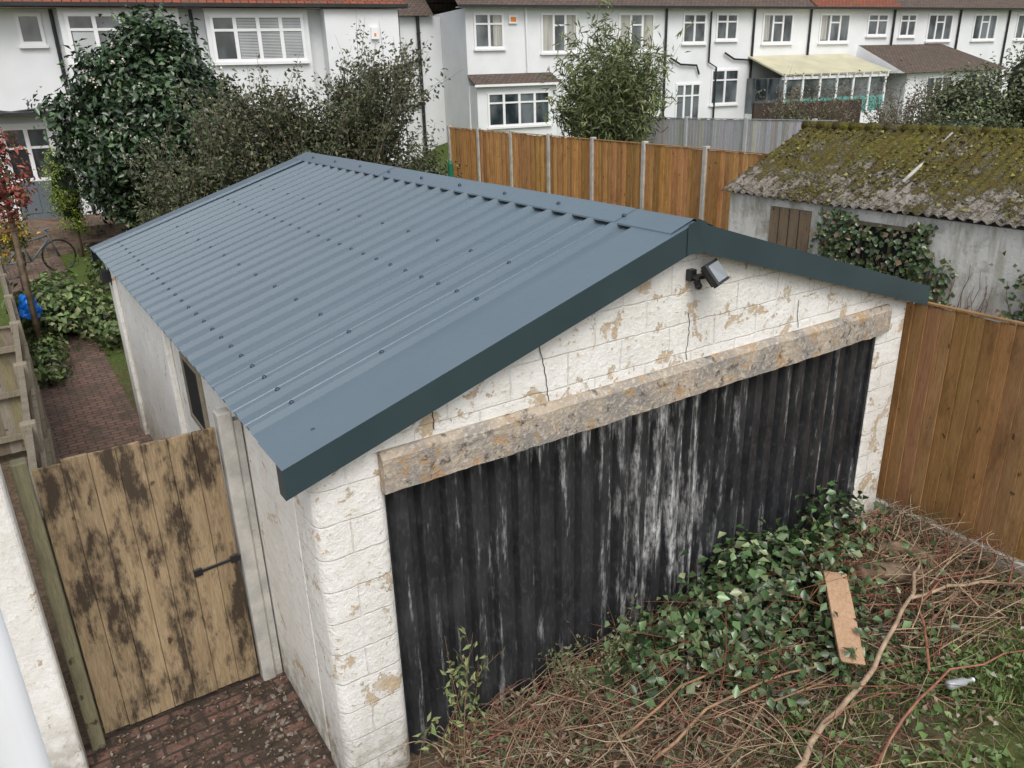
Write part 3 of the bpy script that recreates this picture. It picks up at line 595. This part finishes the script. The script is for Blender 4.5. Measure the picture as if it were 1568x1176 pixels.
stems((12.9,12.7,1.),ends,.018,[(.14,.18,.065),(.2,.24,.10),(.08,.11,.04)],40,.24,.042,'leaf',(.26,.24,.12),E,.3,.45,.12,basespread=.5,sub=4)
def bush(name,c,r,nc,per,cr,L_,W_,pal,mat='leaf',core=.7,shell=.6):
    E=emp(name)
    if core: blob('inner_shade_core',c,tuple(x*core for x in r),'core',E,.1,2)
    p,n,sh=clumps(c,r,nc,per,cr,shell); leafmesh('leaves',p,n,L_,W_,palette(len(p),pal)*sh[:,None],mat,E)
    mb=MB(); mb.tube([(c[0],c[1],h(c[0],c[1])-.1),(c[0]+.05,c[1],c[2]-r[2]*.3),(c[0],c[1]+.05,c[2])],[.06,.045,.02],6); build(mb,'stem',['bark'],E,True); return E
gr=[(.085,.11,.045),(.13,.155,.065),(.06,.08,.035),(.17,.18,.095)]
bush('garden_hedge',(22.6,8.8,3.1),(1.5,1.2,1.0),150,30,.17,.12,.065,gr)
bush('garden_hedge',(24.4,7.8,3.5),(1.4,1.2,1.5),150,30,.17,.12,.065,[(.14,.16,.08),(.2,.21,.12),(.09,.11,.055)])
bush('garden_hedge',(20.6,8.0,2.4),(2.6,1.,.75),170,30,.17,.11,.055,gr)
bush('garden_hedge',(17.4,10.6,2.6),(1.0,.6,.6),70,30,.13,.10,.05,gr)
bush('privet_shrub',(6.2,10.9,2.1),(1.0,.8,1.05),130,32,.14,.09,.045,pv)
for (x,y,z,s,nn) in [(19.0,10.8,1.8,1.3,50),(21.0,9.6,1.8,1.5,60),(17.8,11.2,1.8,1.,36)]:
    E=emp('bare_shrub'); stems((x,y,z),[(random.gauss(x,s*.6),random.gauss(y,s*.4),z+random.uniform(.9,2.3)) for _ in range(nn)],.015,[(.18,.14,.09),(.15,.15,.08)],12,.08,.04,'leaf',(.2,.155,.12),E,.2,.5,.08,basespread=.3,sub=5)
bush('conifer_shrub',(.42,16.4,2.3),(.36,.36,1.05),100,40,.07,.06,.03,[(.2,.28,.035),(.3,.36,.05),(.13,.19,.025)])
bush('red_leaf_shrub',(-.9,10.9,3.2),(.45,.5,.95),80,30,.10,.10,.045,[(.36,.06,.05),(.26,.07,.05),(.13,.12,.05),(.42,.14,.10)],core=0,shell=.3)
bush('yellow_flower_shrub',(-.9,13.0,1.9),(.35,.4,.45),38,26,.09,.08,.04,[(.62,.38,.03),(.2,.2,.04),(.14,.18,.04)],core=0,shell=.2)
lg=[(.13,.20,.065),(.20,.27,.095),(.09,.14,.045),(.25,.27,.13)]
bush('garden_plant',(-.5,12.4,.65),(.6,1.3,.4),130,26,.12,.13,.08,lg,core=.7)
bush('garden_plant',(.15,11.9,.45),(.35,1.3,.35),70,24,.12,.12,.08,lg,core=.6)
bush('garden_plant',(-.85,10.4,.3),(.22,1.0,.25),40,24,.09,.10,.065,lg,core=.6)
bush('garden_plant',(.75,14.2,.9),(.35,.8,.35),50,24,.12,.12,.08,lg,core=.6)
# ------------------------------------------------------------------ front yard debris
E=emp('bramble_bush')
def bramble(c,r,nc,per,cr):
    p,n,s=clumps(c,r,nc,per,cr,.45); k=p[:,2]>.03; return p[k],n[k],s[k]
ps=[bramble((3.45,-.42,.28),(1.0,.42,.52),170,18,.10),bramble((2.4,-.42,.15),(.7,.35,.4),70,14,.09),bramble((4.55,-.28,.35),(.35,.25,.55),44,12,.08),bramble((3.3,-.95,.08),(1.0,.4,.25),60,11,.1),bramble((3.4,-.4,.15),(.8,.3,.3),90,18,.1),bramble((4.3,-1.0,.08),(.9,.5,.12),30,10,.1)]
p=np.vstack([q[0] for q in ps]); n=np.vstack([q[1] for q in ps]); s=np.concatenate([q[2] for q in ps]); k=p[:,1]<.03; p,n,s=p[k],n[k],s[k]
leafmesh('leaves',p,n,.085,.06,palette(len(p),[(.045,.09,.03),(.075,.13,.05),(.11,.17,.07),(.035,.06,.025),(.17,.20,.10)])*s[:,None],'gloss',E,.7)
stems((3.5,-.35,0),[(random.uniform(1.7,4.9),random.uniform(-1.1,-.1),random.uniform(.3,.85)) for _ in range(50)],.006,[(.075,.13,.05),(.11,.17,.07)],6,.08,.055,'gloss',(.30,.11,.07),E,.25,.3,.04,basespread=.6,sub=2,nm='_cane')
E=emp('twig_pile'); mb=MB(); cols=[(.28,.175,.115),(.38,.275,.18),(.23,.115,.08),(.48,.385,.26),(.18,.165,.10),(.34,.135,.095),(.44,.32,.20)]
def onetwig(x,y,z,a_,ln,el,r,col,ns=5):
    d=Vector((math.cos(a_)*math.cos(el),math.sin(a_)*math.cos(el),math.sin(el))); q=Vector((x,y,z)); e=q+d*ln
    e.y=min(e.y,-.02); q.y=min(q.y,-.03); e.z=max(.01,e.z); e.x=min(e.x,5.85); m=(q+e)/2+Vector((random.gauss(0,.07),random.gauss(0,.07)-.02,random.uniform(0,.09)))
    mb.tube(bez(q,m,e,ns),[r*(1-.6*i/(ns-1)) for i in range(ns)],4,0,col,False)
for i in range(3400):
    x=random.uniform(.55,5.8); y=-abs(random.gauss(0,1.1))-.05
    if y<-3.: continue
    z=random.uniform(.01,.16)*(1.4 if 1.2<x<3.2 else 1)+.1*max(0,1+y)
    if y<-1.7 and x>3 and random.random()<.6: continue
    onetwig(x,y,z,random.gauss(.5,1.0),random.uniform(.15,.75),random.gauss(0,.14),random.choice([.0025,.003,.004,.006]),random.choice(cols))
for i in range(900):
    x=random.uniform(.7,3.0); y=random.uniform(-.7,-.05); onetwig(x,y,random.uniform(.0,.2),random.uniform(0,6.3),random.uniform(.1,.35),random.uniform(-.1,.9),.0022,random.choice(cols),4)
for i in range(260):
    x=random.uniform(3.8,5.7); y=random.uniform(-1.6,-.3); onetwig(x,y,random.uniform(.1,.3),random.gauss(.3,.6),random.uniform(.4,1.1),random.gauss(0,.1),random.choice([.005,.007]),random.choice(cols),7)
build(mb,'twigs',['twig'],E,True,fixn=False)
mb=MB()
def br(pts,r,c):
    pts=[Vector(q) for q in pts]; out=[]
    for i in range(len(pts)-1):
        for t in (0,.33,.66): out.append(pts[i].lerp(pts[i+1],t)+Vector((random.gauss(0,.012),random.gauss(0,.012),random.gauss(0,.008))))
    out.append(pts[-1]); mb.tube(out,[r*(1-.55*i/len(out)) for i in range(len(out))],8,0,c)
tan=(.46,.34,.23)
br([(2.3,-1.6,.12),(2.8,-1.5,.2),(3.35,-1.42,.22),(3.9,-1.25,.27),(4.45,-1.1,.3),(4.85,-1.2,.3),(5.3,-1.35,.25)],.024,tan)
br([(4.45,-1.1,.3),(4.75,-.95,.33),(5.0,-.85,.3)],.018,tan)
br([(1.7,-1.0,.15),(2.3,-.95,.22),(3.0,-1.05,.24),(3.6,-1.2,.2)],.013,(.40,.25,.15))
br([(2.6,-1.9,.1),(3.3,-1.75,.2),(4.0,-1.7,.2),(4.8,-1.9,.15)],.012,(.36,.16,.11))
br([(1.5,-.8,.2),(2.2,-.75,.3),(2.9,-.8,.28),(3.5,-.95,.22)],.011,(.34,.2,.12))
br([(3.9,-1.6,.2),(4.4,-1.2,.3),(4.9,-1.1,.3),(5.5,-1.3,.22)],.011,(.34,.15,.1))
br([(1.9,-1.3,.12),(2.6,-1.15,.2),(3.3,-1.25,.2)],.010,(.36,.22,.13)); br([(4.2,-.7,.2),(4.9,-.75,.28),(5.6,-.9,.2)],.010,(.34,.2,.12)); br([(4.4,-1.5,.15),(5.0,-1.3,.22),(5.7,-1.0,.2)],.009,(.3,.18,.12))
build(mb,'branches',['twig'],E,True)
mb=MB(); mb.tube([(4.5,-.6,.2),(4.68,-.66,.21),(4.83,-.78,.2),(4.95,-.9,.17)],[.10,.085,.095,.075],12); mb.tube([(5.0,-.45,.2),(5.15,-.55,.22),(5.22,-.68,.2),(5.25,-.85,.17)],[.06,.055,.06,.055],10); build(mb,'cut_logs',['bark'],E,True)
N=6500; x=rng.uniform(.5,5.85,N); y=-np.abs(rng.normal(0,1.2,N))-.03; k=y>-3.6; z=rng.uniform(.01,.19,N)+.06*np.clip(1+y,0,1)
p=np.stack([x,y,z],1)[k]; leafmesh('leaf_litter',p,np.tile([0,-.1,1.],(len(p),1)),.05,.032,palette(len(p),[(.08,.125,.045),(.13,.18,.07),(.30,.225,.15),(.19,.135,.09),(.45,.41,.33)],[.32,.25,.18,.18,.07]),'leaf',E,.5)
N=30000; x=rng.uniform(2.0,5.8,N); y=rng.uniform(-3.8,-1.25,N); p=np.stack([x,y,np.full(N,.04)],1)
dens=(np.sin(x*3)+np.sin(y*4+x*2)+rng.normal(0,.7,N)-(y+1.9)*1.4)>-.1
G2=emp('grass'); leafmesh('blades',p[dens]+rng.normal(size=(dens.sum(),3))*[.02,.02,.02],rng.normal(size=(dens.sum(),3))*[1,1,.15],.15,.010,palette(int(dens.sum()),[(.14,.21,.055),(.2,.29,.085),(.29,.31,.13)]),'leaf',G2,.1)
N=2600; x=rng.uniform(2.6,5.8,N); y=rng.uniform(-3.4,-1.3,N); kk=(np.sin(x*4+1)*np.sin(y*5)+rng.normal(0,.4,N))>.1; p=np.stack([x,y,rng.uniform(.05,.16,N)],1)[kk]
leafmesh('weed_leaves',p,np.tile([0,-.1,1.],(len(p),1)),.075,.05,palette(len(p),[(.12,.2,.06),(.17,.27,.09)]),'leaf',G2,.5)
E=emp('tall_weed'); stems((.7,-.22,0),[(random.uniform(.5,1.0),random.uniform(-.4,-.08),random.uniform(.5,1.15)) for _ in range(8)],.005,[(.16,.22,.075),(.26,.3,.12)],11,.06,.022,'leaf',(.27,.17,.10),E,.10,.3,.02,basespread=.12,sub=2)
E=emp('tall_weed'); stems((1.9,-.3,0),[(random.uniform(1.3,2.4),random.uniform(-.5,-.05),random.uniform(.3,.7)) for _ in range(16)],.005,[(.15,.18,.075),(.2,.21,.11)],16,.04,.016,'leaf',(.27,.17,.11),E,.12,.3,.03,basespread=.25,sub=3)
mb=MB(); T=Matrix.Translation((3.66,-1.0,.44))@Matrix.Rotation(math.radians(50),4,'Z')@Matrix.Rotation(math.radians(-27),4,'Y')@Matrix.Rotation(math.radians(12),4,'X')
mb.box(-.40,.34,-.095,.095,-.012,.012,0,(1.,.95,.9),T=T); build(mb,'wooden_plank',['plank'],None,False,.003)
E=emp('plastic_bottle'); mb=MB(); T=Matrix.Translation((3.98,-1.78,.17))@Matrix.Rotation(math.radians(-20),4,'Z')
pts=[T@Vector(q) for q in [(-.11,0,0),(-.1,0,0),(.03,0,0),(.07,0,0),(.085,0,0),(.1,0,0)]]; mb.tube(pts,[.025,.032,.032,.014,.013,.013],14); build(mb,'body',['lamp'],E,True)
mb=MB(); mb.tube([T@Vector((.1,0,0)),T@Vector((.118,0,0))],.016,12); build(mb,'cap',['upvc'],E,True)
E=emp('rubble'); mb=MB()
for i in range(150):
    x=random.uniform(-1.35,-.03); y=random.uniform(.0,1.4); s=random.choice([.008,.01,.015,.022]); 
    if random.random()<.6: x=random.uniform(-.35,-.03)
    T=Matrix.Translation((x,y,s*.5))@Matrix.Rotation(random.uniform(0,6),4,'Z')@Matrix.Rotation(random.uniform(-.5,.5),4,'X'); mb.box(-s,s,-s*.7,s*.7,-s*.4,s*.5,0,T=T)
build(mb,'stones',['rubble'],E,False,.004)
N=1100; p=np.stack([rng.uniform(-1.35,-.02,N),rng.uniform(-.5,1.42,N),rng.uniform(.012,.03,N)],1); leafmesh('fallen_leaves',p,np.tile([0,0,1.],(N,1)),.03,.017,palette(N,[(.12,.08,.05),(.2,.14,.08),(.05,.035,.025),(.3,.26,.2)]),'leaf',E,.3)
mb=MB(); vs=[];fs=[]; n=14
for j in range(6):
    for i in range(n):
        t=2*math.pi*i/n; r=.17*(1-.09*j)*(1+.22*math.sin(i*2.3+j*1.7)); vs.append((-.92+r*math.cos(t),11.2+r*math.sin(t),.85+j*.07+.03*math.sin(i*3+j)))
for j in range(5):
    for i in range(n): fs.append((j*n+i,j*n+(i+1)%n,(j+1)*n+(i+1)%n,(j+1)*n+i))
fs.append(tuple(range(5*n,6*n))); mb.add(vs,fs); build(mb,'blue_plastic_bag',['blue'])
E=emp('bicycle',(-.55,15.4,.70),math.radians(15)); mb=MB()
for cx in (-.5,.5):
    ring=[(cx+.33*math.cos(t),0,.33+.33*math.sin(t)) for t in [2*math.pi*i/24 for i in range(25)]]; mb.tube(ring,.02,6,cap=False)
    for i in range(8): t=math.pi*i/8; mb.tube([(cx-.32*math.cos(t),0,.33-.32*math.sin(t)),(cx+.32*math.cos(t),0,.33+.32*math.sin(t))],.003,3)
build(mb,'wheels',['black'],E,True); mb=MB()
for q in [((-.5,0,.33),(-.05,0,.3)),((-.05,0,.3),(-.18,0,.8)),((-.5,0,.33),(-.15,0,.72)),((-.15,0,.7),(.36,0,.78)),((-.05,0,.3),(.36,0,.7)),((.5,0,.33),(.34,0,.9))]: mb.tube(q,.02,8)
mb.tube([(.34,-.25,.95),(.34,0,.9),(.34,.25,.95)],.018,6); mb.box(-.3,-.08,-.06,.06,.8,.85); build(mb,'frame',['doorgrey'],E,True)
# ------------------------------------------------------------------ camera, light
f,th,yw,ro=1207.983,.374,.574,-.030
C=Vector((-1.139,-3.833,4.369)); F=Vector((math.sin(yw),math.cos(yw),0)); R=Vector((math.cos(yw),-math.sin(yw),0)); U=Vector((0,0,1))
fw=F*math.cos(th)-U*math.sin(th); up=F*math.sin(th)+U*math.cos(th); r2=R*math.cos(ro)+up*math.sin(ro); u2=-R*math.sin(ro)+up*math.cos(ro)
cd=bpy.data.cameras.new('camera'); cam=bpy.data.objects.new('camera',cd); S.collection.objects.link(cam); S.camera=cam
m=Matrix((( r2.x,u2.x,-fw.x),(r2.y,u2.y,-fw.y),(r2.z,u2.z,-fw.z))).to_4x4(); m.translation=C; cam.matrix_world=m
cd.sensor_width=36; cd.lens=f/1568*36; cd.clip_end=1500; cd.clip_start=.05
w=bpy.data.worlds.new('World'); S.world=w; w.use_nodes=True; nt=w.node_tree; bg=nt.nodes['Background']
sk=nt.nodes.new('ShaderNodeTexSky'); sk.sky_type='NISHITA'; sk.sun_disc=False; sk.sun_elevation=math.radians(52); sk.sun_rotation=math.radians(200); sk.air_density=1.; sk.dust_density=3.; 
hs=nt.nodes.new('ShaderNodeHueSaturation'); hs.inputs['Saturation'].default_value=.38; hs.inputs['Value'].default_value=1.32; nt.links.new(sk.outputs[0],hs.inputs['Color']); nt.links.new(hs.outputs[0],bg.inputs[0]); bg.inputs[1].default_value=.15
ld=bpy.data.lights.new('sun','SUN'); ld.energy=1.3; ld.angle=math.radians(35); ld.color=(1,.97,.93); lo=bpy.data.objects.new('sun',ld); S.collection.objects.link(lo)
az=math.radians(200); el=math.radians(52); dirv=Vector((math.sin(az)*math.cos(el),math.cos(az)*math.cos(el),math.sin(el))); lo.rotation_euler=dirv.to_track_quat('Z','Y').to_euler()
S.view_settings.view_transform='Standard'; S.view_settings.look='None'; S.view_settings.exposure=0
